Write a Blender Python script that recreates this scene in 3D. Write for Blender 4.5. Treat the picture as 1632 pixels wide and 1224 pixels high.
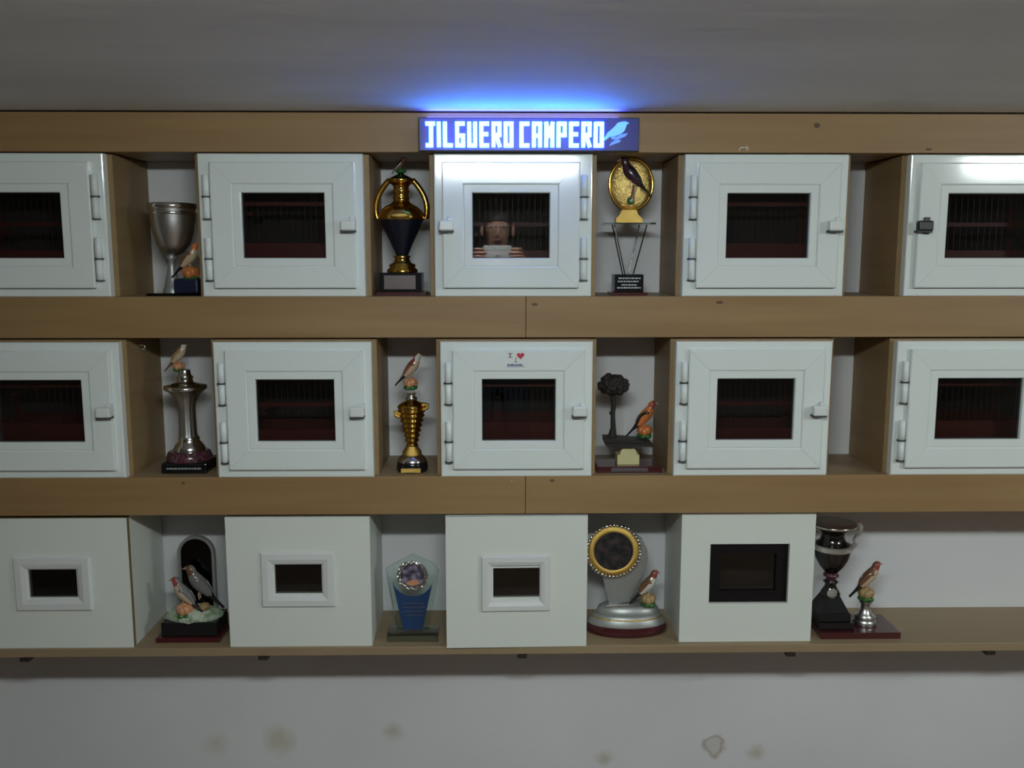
import bpy, math, random
from mathutils import Vector, Matrix, Euler
random.seed(7)
for o in list(bpy.data.objects): bpy.data.objects.remove(o)
S = bpy.context.scene
COL = S.collection
PI = math.pi

# ------------------------------------------------------------------ camera
F_PX = 1450.0
DIST = 2.28
EYE = Vector((0.0, -DIST, 1.60))
CAM_ROT = Euler((math.radians(90 - 8.05), 0, math.radians(-0.9)), 'XYZ')
cd = bpy.data.cameras.new('camera'); cam = bpy.data.objects.new('camera', cd); COL.objects.link(cam)
cam.location = EYE; cam.rotation_euler = CAM_ROT
cd.sensor_fit = 'HORIZONTAL'; cd.sensor_width = 36.0; cd.lens = 36.0 * F_PX / 1632.0
cd.clip_start = 0.01
S.camera = cam

# ------------------------------------------------------------------ world, view
w = bpy.data.worlds.new('world'); S.world = w; w.use_nodes = True
w.node_tree.nodes['Background'].inputs[0].default_value = (0.5, 0.55, 0.6, 1)
w.node_tree.nodes['Background'].inputs[1].default_value = 0.02
S.view_settings.view_transform = 'Standard'; S.view_settings.look = 'None'
S.view_settings.gamma = 1.0; S.view_settings.use_curve_mapping = False
S.view_settings.exposure = 0.0
LAMP_STRENGTH = 132.0
LAMP_COLOR = (0.90, 1.0, 0.99)

# ------------------------------------------------------------------ measuring helpers
_R = CAM_ROT.to_matrix()
def at(px, py, y):
    """point of the vertical plane at depth y that the photograph shows at a pixel"""
    d = _R @ Vector(((px - 816) / F_PX, -(py - 612) / F_PX, -1))
    t = (y - EYE.y) / d.y
    return EYE + d * t
def X(px, py, y=0.0): return at(px, py, y).x
def Z(py, y=0.0, px=793): return at(px, py, y).z

# ------------------------------------------------------------------ materials
MATS = {}
def mat(name, col, rough=0.5, metal=0.0, spec=0.5, noise=None, bump=None, coat=0.0, emit=None, trans=None):
    m = bpy.data.materials.new(name); m.use_nodes = True
    nt = m.node_tree; b = nt.nodes['Principled BSDF']
    b.inputs['Base Color'].default_value = (*col, 1)
    b.inputs['Roughness'].default_value = rough
    b.inputs['Metallic'].default_value = metal
    b.inputs['Specular IOR Level'].default_value = spec
    b.inputs['Coat Weight'].default_value = coat
    if emit:
        b.inputs['Emission Color'].default_value = (*emit[0], 1); b.inputs['Emission Strength'].default_value = emit[1]
    tc = nt.nodes.new('ShaderNodeTexCoord')
    if noise:   # (scale xyz, second colour, detail, contrast lo, hi)
        sc, c2, det, lo, hi = noise
        mp = nt.nodes.new('ShaderNodeMapping'); mp.inputs['Scale'].default_value = sc
        n = nt.nodes.new('ShaderNodeTexNoise'); n.inputs['Scale'].default_value = 1; n.inputs['Detail'].default_value = det
        r = nt.nodes.new('ShaderNodeValToRGB')
        r.color_ramp.elements[0].position = lo; r.color_ramp.elements[0].color = (*col, 1)
        r.color_ramp.elements[1].position = hi; r.color_ramp.elements[1].color = (*c2, 1)
        nt.links.new(tc.outputs['Object'], mp.inputs['Vector']); nt.links.new(mp.outputs[0], n.inputs['Vector'])
        nt.links.new(n.outputs['Fac'], r.inputs[0]); nt.links.new(r.outputs[0], b.inputs['Base Color'])
    if bump:    # (scale xyz, strength, distance)
        mp = nt.nodes.new('ShaderNodeMapping'); mp.inputs['Scale'].default_value = bump[0]
        n = nt.nodes.new('ShaderNodeTexNoise'); n.inputs['Scale'].default_value = 1; n.inputs['Detail'].default_value = 4
        bp = nt.nodes.new('ShaderNodeBump'); bp.inputs['Strength'].default_value = bump[1]; bp.inputs['Distance'].default_value = bump[2]
        nt.links.new(tc.outputs['Object'], mp.inputs['Vector']); nt.links.new(mp.outputs[0], n.inputs['Vector'])
        nt.links.new(n.outputs['Fac'], bp.inputs['Height']); nt.links.new(bp.outputs[0], b.inputs['Normal'])
    MATS[name] = m
    return m
def glassmat(name, tint, ior=1.5, rough=0.0):
    m = bpy.data.materials.new(name); m.use_nodes = True
    nt = m.node_tree; nt.nodes.remove(nt.nodes['Principled BSDF'])
    out = nt.nodes['Material Output']
    t = nt.nodes.new('ShaderNodeBsdfTransparent'); t.inputs[0].default_value = (*tint, 1)
    g = nt.nodes.new('ShaderNodeBsdfGlossy'); g.inputs['Roughness'].default_value = rough
    fr = nt.nodes.new('ShaderNodeFresnel'); fr.inputs[0].default_value = ior
    mx = nt.nodes.new('ShaderNodeMixShader')
    nt.links.new(fr.outputs[0], mx.inputs[0]); nt.links.new(t.outputs[0], mx.inputs[1]); nt.links.new(g.outputs[0], mx.inputs[2])
    nt.links.new(mx.outputs[0], out.inputs[0]); MATS[name] = m
    return m
M = MATS
mat('pvc', (0.74, 0.79, 0.77), 0.11, spec=0.5)
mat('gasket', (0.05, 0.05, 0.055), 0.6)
mat('melamine', (0.70, 0.73, 0.68), 0.42, spec=0.35)
mat('plate_plastic', (0.68, 0.69, 0.68), 0.35)
mat('mdf', (0.255, 0.150, 0.060), 0.5, noise=((2.0, 14, 30), (0.325, 0.203, 0.090), 6, 0.3, 0.75))
mat('mdf_side', (0.235, 0.150, 0.066), 0.55, noise=((14, 2.0, 22), (0.30, 0.20, 0.092), 6, 0.3, 0.75))
mat('raw_edge', (0.22, 0.15, 0.07), 0.7)
mat('shelf_top', (0.26, 0.185, 0.105), 0.5, noise=((2, 16, 16), (0.32, 0.235, 0.14), 6, 0.3, 0.75))
mat('knot', (0.10, 0.055, 0.025), 0.6)
mat('dark_frame', (0.006, 0.004, 0.0045), 0.6, spec=0.2)
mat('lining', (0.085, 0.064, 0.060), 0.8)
mat('cage_wood', (0.16, 0.024, 0.020), 0.45, noise=((3, 30, 30), (0.22, 0.04, 0.03), 5, 0.3, 0.7))
mat('cage_tray', (0.06, 0.075, 0.065), 0.4)
mat('wire', (0.07, 0.065, 0.06), 0.5, 0.3)
mat('seed_white', (0.55, 0.6, 0.6), 0.4)
glassmat('pane', (0.70, 0.71, 0.71), 1.55)
glassmat('clear', (0.90, 0.96, 0.94), 1.45)
glassmat('smoked', (0.35, 0.37, 0.36), 1.5)
mat('gold', (0.60, 0.36, 0.07), 0.15, 1.0)
mat('gold_satin', (0.82, 0.55, 0.15), 0.32, 1.0, bump=((900, 900, 900), 0.6, 0.002))
mat('gold_hammered', (0.85, 0.62, 0.22), 0.24, 1.0, bump=((260, 60, 260), 0.7, 0.004))
mat('silver', (0.72, 0.72, 0.70), 0.15, 1.0)
mat('silver_satin', (0.62, 0.62, 0.60), 0.34, 1.0)
mat('silver_ornate', (0.68, 0.67, 0.62), 0.25, 1.0, bump=((700, 700, 700), 1.0, 0.004))
mat('dark_chrome', (0.085, 0.08, 0.08), 0.13, 1.0)
mat('pewter', (0.36, 0.37, 0.36), 0.40, 0.55)
mat('navy', (0.006, 0.009, 0.020), 0.28, spec=0.5)
mat('black_marble', (0.008, 0.008, 0.010), 0.15, noise=((120, 120, 120), (0.016, 0.015, 0.016), 6, 0.5, 0.8))
mat('maroon', (0.060, 0.008, 0.010), 0.25, coat=0.4)
mat('maroon_marble', (0.06, 0.018, 0.026), 0.2, noise=((150, 150, 150), (0.20, 0.11, 0.12), 6, 0.45, 0.8))
mat('bronze', (0.030, 0.026, 0.022), 0.42, 0.3, bump=((500, 500, 500), 0.8, 0.004))
mat('cream', (0.58, 0.52, 0.27), 0.5)
mat('plaque', (0.16, 0.13, 0.13), 0.3, 0.6)
mat('plaque_grey', (0.16, 0.15, 0.16), 0.35, 0.6)
mat('print_silver', (0.42, 0.46, 0.48), 0.4, 0.3)
mat('bird_cream', (0.52, 0.40, 0.27), 0.22, coat=0.5)
mat('bird_pale', (0.55, 0.55, 0.48), 0.22, coat=0.5)
mat('bird_orange', (0.55, 0.17, 0.045), 0.18, coat=0.6)
mat('bird_brown', (0.16, 0.075, 0.04), 0.2, coat=0.6)
mat('bird_grey', (0.17, 0.165, 0.16), 0.2, coat=0.6)
mat('bird_red', (0.30, 0.06, 0.055), 0.25, coat=0.5)
mat('bird_black', (0.012, 0.010, 0.012), 0.15, coat=0.6)
mat('bird_yellow', (0.60, 0.40, 0.03), 0.25, coat=0.5)
mat('bird_purple', (0.05, 0.022, 0.035), 0.2, coat=0.4)
mat('beak', (0.50, 0.33, 0.22), 0.3)
mat('flower', (0.58, 0.27, 0.14), 0.3, coat=0.4)
mat('flower_yellow', (0.36, 0.24, 0.10), 0.35, coat=0.4)
mat('leaf', (0.025, 0.13, 0.025), 0.25, coat=0.5)
mat('moss', (0.46, 0.50, 0.40), 0.6, noise=((50, 50, 50), (0.20, 0.28, 0.16), 4, 0.45, 0.6), bump=((200, 200, 200), 0.6, 0.004))
mat('royal_blue', (0.014, 0.048, 0.135), 0.3)
mat('royal_dark', (0.010, 0.018, 0.035), 0.3)
mat('blue_base', (0.014, 0.018, 0.045), 0.25)
mat('photo_print', (0.05, 0.045, 0.075), 0.3, noise=((70, 70, 70), (0.26, 0.22, 0.30), 2, 0.42, 0.62))
mat('disc_print', (0.012, 0.014, 0.018), 0.25, noise=((45, 45, 45), (0.055, 0.042, 0.04), 3, 0.4, 0.7))
mat('crystal', (0.62, 0.60, 0.56), 0.08, 1.0)
mat('sign_board', (0.014, 0.024, 0.24), 0.35)
mat('sign_case', (0.016, 0.018, 0.024), 0.4)
mat('led', (0.2, 0.4, 0.9), 0.4, emit=((0.06, 0.33, 1.0), 13.0))
mat('led_bird', (0.2, 0.4, 0.9), 0.4, emit=((0.09, 0.40, 1.0), 1.0))
mat('led_leaf', (0.2, 0.4, 0.9), 0.4, emit=((0.06, 0.20, 1.0), 0.62))
mat('glow_strip_blue', (0.1, 0.2, 0.9), 0.4, emit=((0.10, 0.14, 1.0), 15.0))
mat('lamp_body', (0.6, 0.6, 0.6), 0.5)
mat('lamp_diffuser', (0.9, 0.9, 0.9), 0.5, emit=(LAMP_COLOR, LAMP_STRENGTH))
mat('black_plastic', (0.012, 0.012, 0.015), 0.35)
mat('latch_white', (0.72, 0.75, 0.73), 0.3)
mat('steel_dark', (0.035, 0.028, 0.026), 0.5, 0.3)
mat('chrome', (0.85, 0.85, 0.85), 0.08, 1.0)
mat('hook_white', (0.75, 0.70, 0.60), 0.35)
mat('sticker_red', (0.50, 0.03, 0.06), 0.5)
mat('sticker_blue', (0.06, 0.08, 0.20), 0.5)
mat('sticker_ink', (0.25, 0.10, 0.14), 0.5)
mat('ceiling_paint', (0.74, 0.755, 0.79), 0.75, noise=((0.7, 5.0, 2), (0.84, 0.85, 0.88), 4, 0.35, 0.7), bump=((3, 9, 3), 0.12, 0.02))
mat('floor_tile', (0.17, 0.115, 0.08), 0.5, noise=((4, 4, 4), (0.21, 0.15, 0.11), 4, 0.3, 0.7))
mat('room_wall', (0.17, 0.14, 0.11), 0.8, noise=((2, 2, 2), (0.20, 0.17, 0.14), 3, 0.3, 0.7))

def wall_material():
    m = mat('wall_paint', (0.66, 0.66, 0.68), 0.7, noise=((2.5, 2.5, 2.5), (0.72, 0.72, 0.73), 5, 0.3, 0.7), bump=((8, 8, 8), 0.15, 0.01))
    nt = m.node_tree; b = nt.nodes['Principled BSDF']
    src = b.inputs['Base Color'].links[0].from_socket
    geo = nt.nodes.new('ShaderNodeNewGeometry')
    nz = nt.nodes.new('ShaderNodeTexNoise'); nz.inputs['Scale'].default_value = 26; nz.inputs['Detail'].default_value = 5
    nt.links.new(geo.outputs['Position'], nz.inputs['Vector'])
    def blob(px, py, r0, r1, col, amount, ring=False):
        nonlocal src
        p = at(px, py, 0.25)
        d = nt.nodes.new('ShaderNodeVectorMath'); d.operation = 'DISTANCE'; d.inputs[1].default_value = p
        nt.links.new(geo.outputs['Position'], d.inputs[0])
        ad = nt.nodes.new('ShaderNodeMath'); ad.operation = 'MULTIPLY_ADD'; ad.inputs[1].default_value = 0.05; 
        nt.links.new(nz.outputs['Fac'], ad.inputs[0]); nt.links.new(d.outputs['Value'], ad.inputs[2])
        rp = nt.nodes.new('ShaderNodeValToRGB'); e = rp.color_ramp.elements
        off = 0.025
        if ring:
            e[0].position = 0; e[0].color = (amount * 0.45,) * 3 + (1,)
            e[1].position = r0 + off - 0.006; e[1].color = (amount * 0.4,) * 3 + (1,)
            k = e.new(r0 + off); k.color = (amount,) * 3 + (1,)
            k = e.new(r1 + off); k.color = (0, 0, 0, 1)
        else:
            e[0].position = r0 + off; e[0].color = (amount,) * 3 + (1,)
            e[1].position = r1 + off; e[1].color = (0, 0, 0, 1)
        nt.links.new(ad.outputs[0], rp.inputs[0])
        mx = nt.nodes.new('ShaderNodeMix'); mx.data_type = 'RGBA'
        nt.links.new(rp.outputs[0], mx.inputs['Factor']); nt.links.new(src, mx.inputs['A']); mx.inputs['B'].default_value = (*col, 1)
        src = mx.outputs['Result']
    blob(1138, 1188, 0.030, 0.040, (0.33, 0.26, 0.16), 0.75, True)
    blob(1205, 1200, 0.004, 0.03, (0.42, 0.38, 0.28), 0.6)
    blob(625, 1165, 0.004, 0.035, (0.42, 0.37, 0.26), 0.6)
    blob(445, 1180, 0.01, 0.06, (0.48, 0.44, 0.30), 0.6)
    blob(965, 1210, 0.004, 0.03, (0.42, 0.38, 0.28), 0.6)
    blob(345, 1185, 0.004, 0.05, (0.50, 0.47, 0.36), 0.5)
    nt.links.new(src, b.inputs['Base Color'])
    return m
wall_material()

# ------------------------------------------------------------------ mesh helpers
class MB:
    def __init__(s): s.v = []; s.f = []; s.m = []; s.sm = []
    def add(s, vs, fs, mi=0, smooth=False):
        n = len(s.v); s.v += [tuple(v) for v in vs]
        for f in fs:
            s.f.append([i + n for i in f]); s.m.append(mi); s.sm.append(smooth)
        return s
    def box(s, x0, x1, y0, y1, z0, z1, mi=0, ch=0.0):
        if ch <= 0:
            vs = [(x, y, z) for x in (x0, x1) for y in (y0, y1) for z in (z0, z1)]
            fs = [(0, 1, 3, 2), (4, 6, 7, 5), (0, 4, 5, 1), (2, 3, 7, 6), (0, 2, 6, 4), (1, 5, 7, 3)]
            return s.add(vs, fs, mi)
        import bmesh
        bm = bmesh.new(); bmesh.ops.create_cube(bm, size=1)
        for v in bm.verts:
            v.co = Vector(((x0 + x1) / 2 + v.co.x * (x1 - x0), (y0 + y1) / 2 + v.co.y * (y1 - y0), (z0 + z1) / 2 + v.co.z * (z1 - z0)))
        bmesh.ops.bevel(bm, geom=bm.edges[:], offset=ch, segments=2, affect='EDGES', profile=0.5)
        bm.verts.index_update()
        s.add([v.co.copy() for v in bm.verts], [[v.index for v in f.verts] for f in bm.faces], mi)
        bm.free(); return s
    def lathe(s, prof, cx=0, cy=0, seg=28, mi=0, ry=1.0, flute=0, fl=0.0, smooth=True):
        vs = []; fs = []
        n = len(prof)
        for (r, z) in prof:
            for k in range(seg):
                a = 2 * PI * k / seg
                rr = r * (1 + (fl * math.cos(a * flute) if flute else 0))
                vs.append((cx + rr * math.cos(a), cy + rr * ry * math.sin(a), z))
        for i in range(n - 1):
            for k in range(seg):
                k2 = (k + 1) % seg
                fs.append((i * seg + k, i * seg + k2, (i + 1) * seg + k2, (i + 1) * seg + k))
        s.add(vs, fs, mi, smooth)
        s.add(vs[:seg], [tuple(reversed(range(seg)))], mi); s.add(vs[-seg:], [tuple(range(seg))], mi)
        return s
    def tube(s, pts, r, seg=8, mi=0, flat=1.0, up=Vector((0, 1, 0))):
        pts = [Vector(p) for p in pts]; vs = []; fs = []
        rs = r if isinstance(r, (list, tuple)) else [r] * len(pts)
        for i, p in enumerate(pts):
            t = (pts[min(i + 1, len(pts) - 1)] - pts[max(i - 1, 0)]).normalized()
            u = up if abs(t.dot(up)) < 0.95 else Vector((1, 0, 0))
            a = t.cross(u).normalized(); b = t.cross(a).normalized()
            for k in range(seg):
                an = 2 * PI * k / seg
                vs.append(p + a * rs[i] * math.cos(an) + b * rs[i] * flat * math.sin(an))
        for i in range(len(pts) - 1):
            for k in range(seg):
                k2 = (k + 1) % seg
                fs.append((i * seg + k, i * seg + k2, (i + 1) * seg + k2, (i + 1) * seg + k))
        s.add(vs, fs, mi, True)
        s.add(vs[:seg], [tuple(reversed(range(seg)))], mi); s.add(vs[-seg:], [tuple(range(seg))], mi)
        return s
    def prism(s, poly, y0, y1, mi=0):
        """polygon in x,z extruded along y"""
        n = len(poly)
        vs = [(x, y0, z) for x, z in poly] + [(x, y1, z) for x, z in poly]
        fs = [tuple(range(n)), tuple(range(2 * n - 1, n - 1, -1))] + [(i, n + i, n + (i + 1) % n, (i + 1) % n) for i in range(n)]
        return s.add(vs, fs, mi)
    def ell(s, c, rx, ry, rz, mi=0, seg=16, rings=10, lump=0.0):
        vs = []; fs = []
        for i in range(rings + 1):
            th = PI * i / rings
            for k in range(seg):
                a = 2 * PI * k / seg
                q = 1 + (random.uniform(-lump, lump) if 0 < i < rings else 0)
                vs.append((c[0] + rx * q * math.sin(th) * math.cos(a), c[1] + ry * q * math.sin(th) * math.sin(a), c[2] + rz * q * math.cos(th)))
        for i in range(rings):
            for k in range(seg):
                k2 = (k + 1) % seg
                fs.append((i * seg + k, (i + 1) * seg + k, (i + 1) * seg + k2, i * seg + k2))
        return s.add(vs, fs, mi, True)
    def torus(s, c, R, r, seg=36, sub=10, mi=0, flat=1.0):
        """ring in the x,z plane"""
        vs = []; fs = []
        for i in range(seg):
            a = 2 * PI * i / seg
            for k in range(sub):
                b = 2 * PI * k / sub
                q = R + r * math.cos(b)
                vs.append((c[0] + q * math.cos(a), c[1] + r * flat * math.sin(b), c[2] + q * math.sin(a)))
        for i in range(seg):
            for k in range(sub):
                i2 = (i + 1) % seg; k2 = (k + 1) % sub
                fs.append((i * sub + k, i * sub + k2, i2 * sub + k2, i2 * sub + k))
        return s.add(vs, fs, mi, True)
    def frame(s, x0, x1, z0, z1, sec, mi=0, sides='lbrt', gap=0.0):
        """section [(inset, y), ...] run round a rectangle with mitred corners"""
        n = len(sec)
        def corner(cx, cz, sx, sz): return [(cx + sx * i, y, cz + sz * i) for i, y in sec]
        C = {'lb': corner(x0, z0, 1, 1), 'rb': corner(x1, z0, -1, 1), 'rt': corner(x1, z1, -1, -1), 'lt': corner(x0, z1, 1, -1)}
        run = {'b': ('lb', 'rb', (1, 0)), 'r': ('rb', 'rt', (0, 1)), 't': ('rt', 'lt', (-1, 0)), 'l': ('lt', 'lb', (0, -1))}
        for sd in sides:
            a, b, d = run[sd]
            A = [(p[0] + d[0] * gap, p[1], p[2] + d[1] * gap) for p in C[a]]
            B = [(p[0] - d[0] * gap, p[1], p[2] - d[1] * gap) for p in C[b]]
            fs = [(i, (i + 1) % n, n + (i + 1) % n, n + i) for i in range(n)]
            if gap > 0 or len(sides) < 4: fs += [tuple(reversed(range(n))), tuple(range(n, 2 * n))]
            s.add(A + B, fs, mi)
        return s
    def scaled(s, k): s.v = [(a * k, b * k, c * k) for a, b, c in s.v]; return s
    def build(s, name, mats, parent=None):
        me = bpy.data.meshes.new(name); me.from_pydata(s.v, [], s.f)
        for m in (mats if isinstance(mats, (list, tuple)) else [mats]): me.materials.append(M[m])
        me.polygons.foreach_set('material_index', s.m); me.polygons.foreach_set('use_smooth', s.sm)
        me.update()
        import bmesh
        bm = bmesh.new(); bm.from_mesh(me); bmesh.ops.recalc_face_normals(bm, faces=bm.faces); bm.to_mesh(me); bm.free()
        o = bpy.data.objects.new(name, me); COL.objects.link(o); o.parent = parent
        return o
def tag(o, label, cat, group=None, kind=None):
    o['label'] = label; o['category'] = cat
    if group: o['group'] = group
    if kind: o['kind'] = kind
    return o
def structure(o): o['kind'] = 'structure'; return o
def empty(name, loc, label, cat, group=None, rz=0.0):
    o = bpy.data.objects.new(name, None); COL.objects.link(o); o.location = loc; o.rotation_euler = (0, 0, rz)
    o.empty_display_size = 0.02
    return tag(o, label, cat, group)

# ------------------------------------------------------------------ the levels, metres
WALL_Y = 0.25
Z_CEIL = Z(177)
Z_F1B = Z(243)                       # lower edge of the top board
Z_R1, Z_F2B = Z(472.5), Z(538)       # floor of the upper row, lower edge of the board under it
Z_R2, Z_F3B = Z(759), Z(819)
Z_R3, Z_S3B = Z(1030), Z(1043)
XL, XR = -1.95, 2.15
RX0, RX1, RY0 = -2.6, 3.2, -4.6

# ------------------------------------------------------------------ room
def slab(name, x0, x1, y0, y1, z0, z1, m):
    return structure(MB().box(x0, x1, y0, y1, z0, z1).build(name, m))
slab('wall_back', RX0, RX1, WALL_Y, WALL_Y + 0.1, 0, Z_CEIL, 'wall_paint')
slab('wall_left', RX0 - 0.1, RX0, RY0, WALL_Y + .1, 0, Z_CEIL + 0.24, 'room_wall')
slab('wall_right', RX1, RX1 + 0.1, RY0, WALL_Y + .1, 0, Z_CEIL + 0.24, 'room_wall')
slab('wall_front', RX0 - .1, RX1 + .1, RY0 - 0.1, RY0, 0, Z_CEIL + 0.24, 'room_wall')
slab('floor', RX0 - .1, RX1 + .1, RY0 - .1, WALL_Y + .1, -0.1, 0, 'floor_tile')
SLOPE = 0.050                          # the ceiling rises gently away from the shelves
def ceil_z(y): return Z_CEIL + SLOPE * max(0.0, -y)
prof = [(WALL_Y + .1, Z_CEIL), (0, Z_CEIL), (RY0 - .1, ceil_z(RY0 - .1)), (RY0 - .1, ceil_z(RY0) + .12), (WALL_Y + .1, ceil_z(RY0) + .12)]
n = len(prof); vs = [(x, y, z) for x in (RX0 - .1, RX1 + .1) for y, z in prof]
structure(MB().add(vs, [tuple(range(n)), tuple(range(2 * n - 1, n - 1, -1))] + [(i, (i + 1) % n, n + (i + 1) % n, n + i) for i in range(n)]).build('ceiling', 'ceiling_paint'))

# ------------------------------------------------------------------ lamps on the ceiling
def lamp(x, y, length, rz, label):
    r = empty('ceiling_lamp', (x, y, ceil_z(y)), label, 'ceiling lamp', rz=rz); r.rotation_euler = (-math.atan(SLOPE), 0, rz)
    MB().box(-length / 2 - .02, length / 2 + .02, -.055, .055, -0.016, 0, ch=.003).build('lamp_housing', 'lamp_body', r)
    n = 14; poly = [(-.048, -.016)] + [(-.048 * math.cos(PI * i / n), -.016 - .046 * math.sin(PI * i / n)) for i in range(n + 1)] + [(.048, -.016)]
    vs = [(xx, yy, zz) for xx in (-length / 2, length / 2) for yy, zz in poly]; k = len(poly)
    MB().add(vs, [(i, i + 1, k + i + 1, k + i) for i in range(k - 1)] + [tuple(range(k)), tuple(range(2 * k - 1, k - 1, -1))]).build('diffuser', 'lamp_diffuser', r)
    for s in (-1, 1):
        MB().box(s * length / 2 - .008, s * length / 2 + .008, -.052, .052, -.064, -.016, ch=.003).build('end_cap', 'lamp_body', r)
lamp(0.03, -2.02, 0.66, 0.0, 'white tube ceiling lamp facing the middle of the shelves')
lamp(2.45, -1.9, 0.66, 0.22, 'white tube ceiling lamp close to the right wall')

# ------------------------------------------------------------------ shelving
sh = empty('wall_shelving', (0, 0, Z_S3B), 'brown wooden wall shelving with three tiers holding white cabinets', 'shelf')
sh.location = (0, WALL_Y, Z_S3B)
def shp(name, mb, m, parent=None):
    mb.v = [(a, b - WALL_Y, c - Z_S3B) for a, b, c in mb.v]
    return mb.build(name, m, parent or sh)
FT = 0.018
X_J = X(838, 500)
shp('fascia_board', MB().box(XL, XR, 0, FT, Z_F1B, Z_CEIL - 0.004, ch=.0015), 'mdf')
for z0, z1 in ((Z_F2B, Z_R1), (Z_F3B, Z_R2)):
    shp('fascia_board', MB().box(XL, X_J - .0006, 0, FT, z0, z1, ch=.0012), 'mdf')
    shp('fascia_board', MB().box(X_J + .0006, XR, 0, FT, z0, z1, ch=.0012), 'mdf')
    shp('shelf_board', MB().box(XL, XR, FT, WALL_Y, z1 - .018, z1), 'shelf_top')
    shp('soffit_board', MB().box(XL, XR, FT, WALL_Y, z0, z0 + .012), 'mdf')
shp('soffit_board', MB().box(XL, XR, FT, WALL_Y, Z_F1B, Z_F1B + .012), 'mdf')
shp('shelf_board', MB().box(XL, XR, 0, WALL_Y, Z_S3B, Z_R3, ch=.0015), ['shelf_top'])
for px, py in ((40, 1052), (420, 1050), (832, 1045), (1260, 1042), (1578, 1040)):
    p = at(px, py, .01)
    shp('bracket', MB().box(p.x - .013, p.x + .013, 0.006, WALL_Y, Z_S3B - .015, Z_S3B, ch=.002), 'steel_dark')
# knots and dents in the boards
for px, py, rx, rz in ((1302, 200, 5, 4), (852, 485, 5, 2.5), (1147, 482, 6, 2.5), (880, 766, 4, 2.5), (848, 241, 4, 1.5), (1480, 238, 5, 2), (292, 770, 3, 2)):
    p = at(px, py, 0); k = DIST / F_PX
    o = shp('knot', MB().lathe([(1, 0), (1, .0006)], seg=14), 'knot')
    o.scale = (rx * k, rz * k, 1); o.rotation_euler = (PI / 2, 0, 0)
    me = o.data
    for v in me.vertices: v.co = Vector((v.co.x, v.co.y + WALL_Y, v.co.z + Z_S3B))
    o.location = (p.x, -WALL_Y + .0002, p.z - Z_S3B)
# staple in the lower board
p = at(815, 766, 0)
shp('staple', MB().tube([(p.x - .008, -.001, p.z - .001), (p.x, -.002, p.z), (p.x + .006, -.001, p.z + .002)], .0011, 6), 'chrome')

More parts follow.
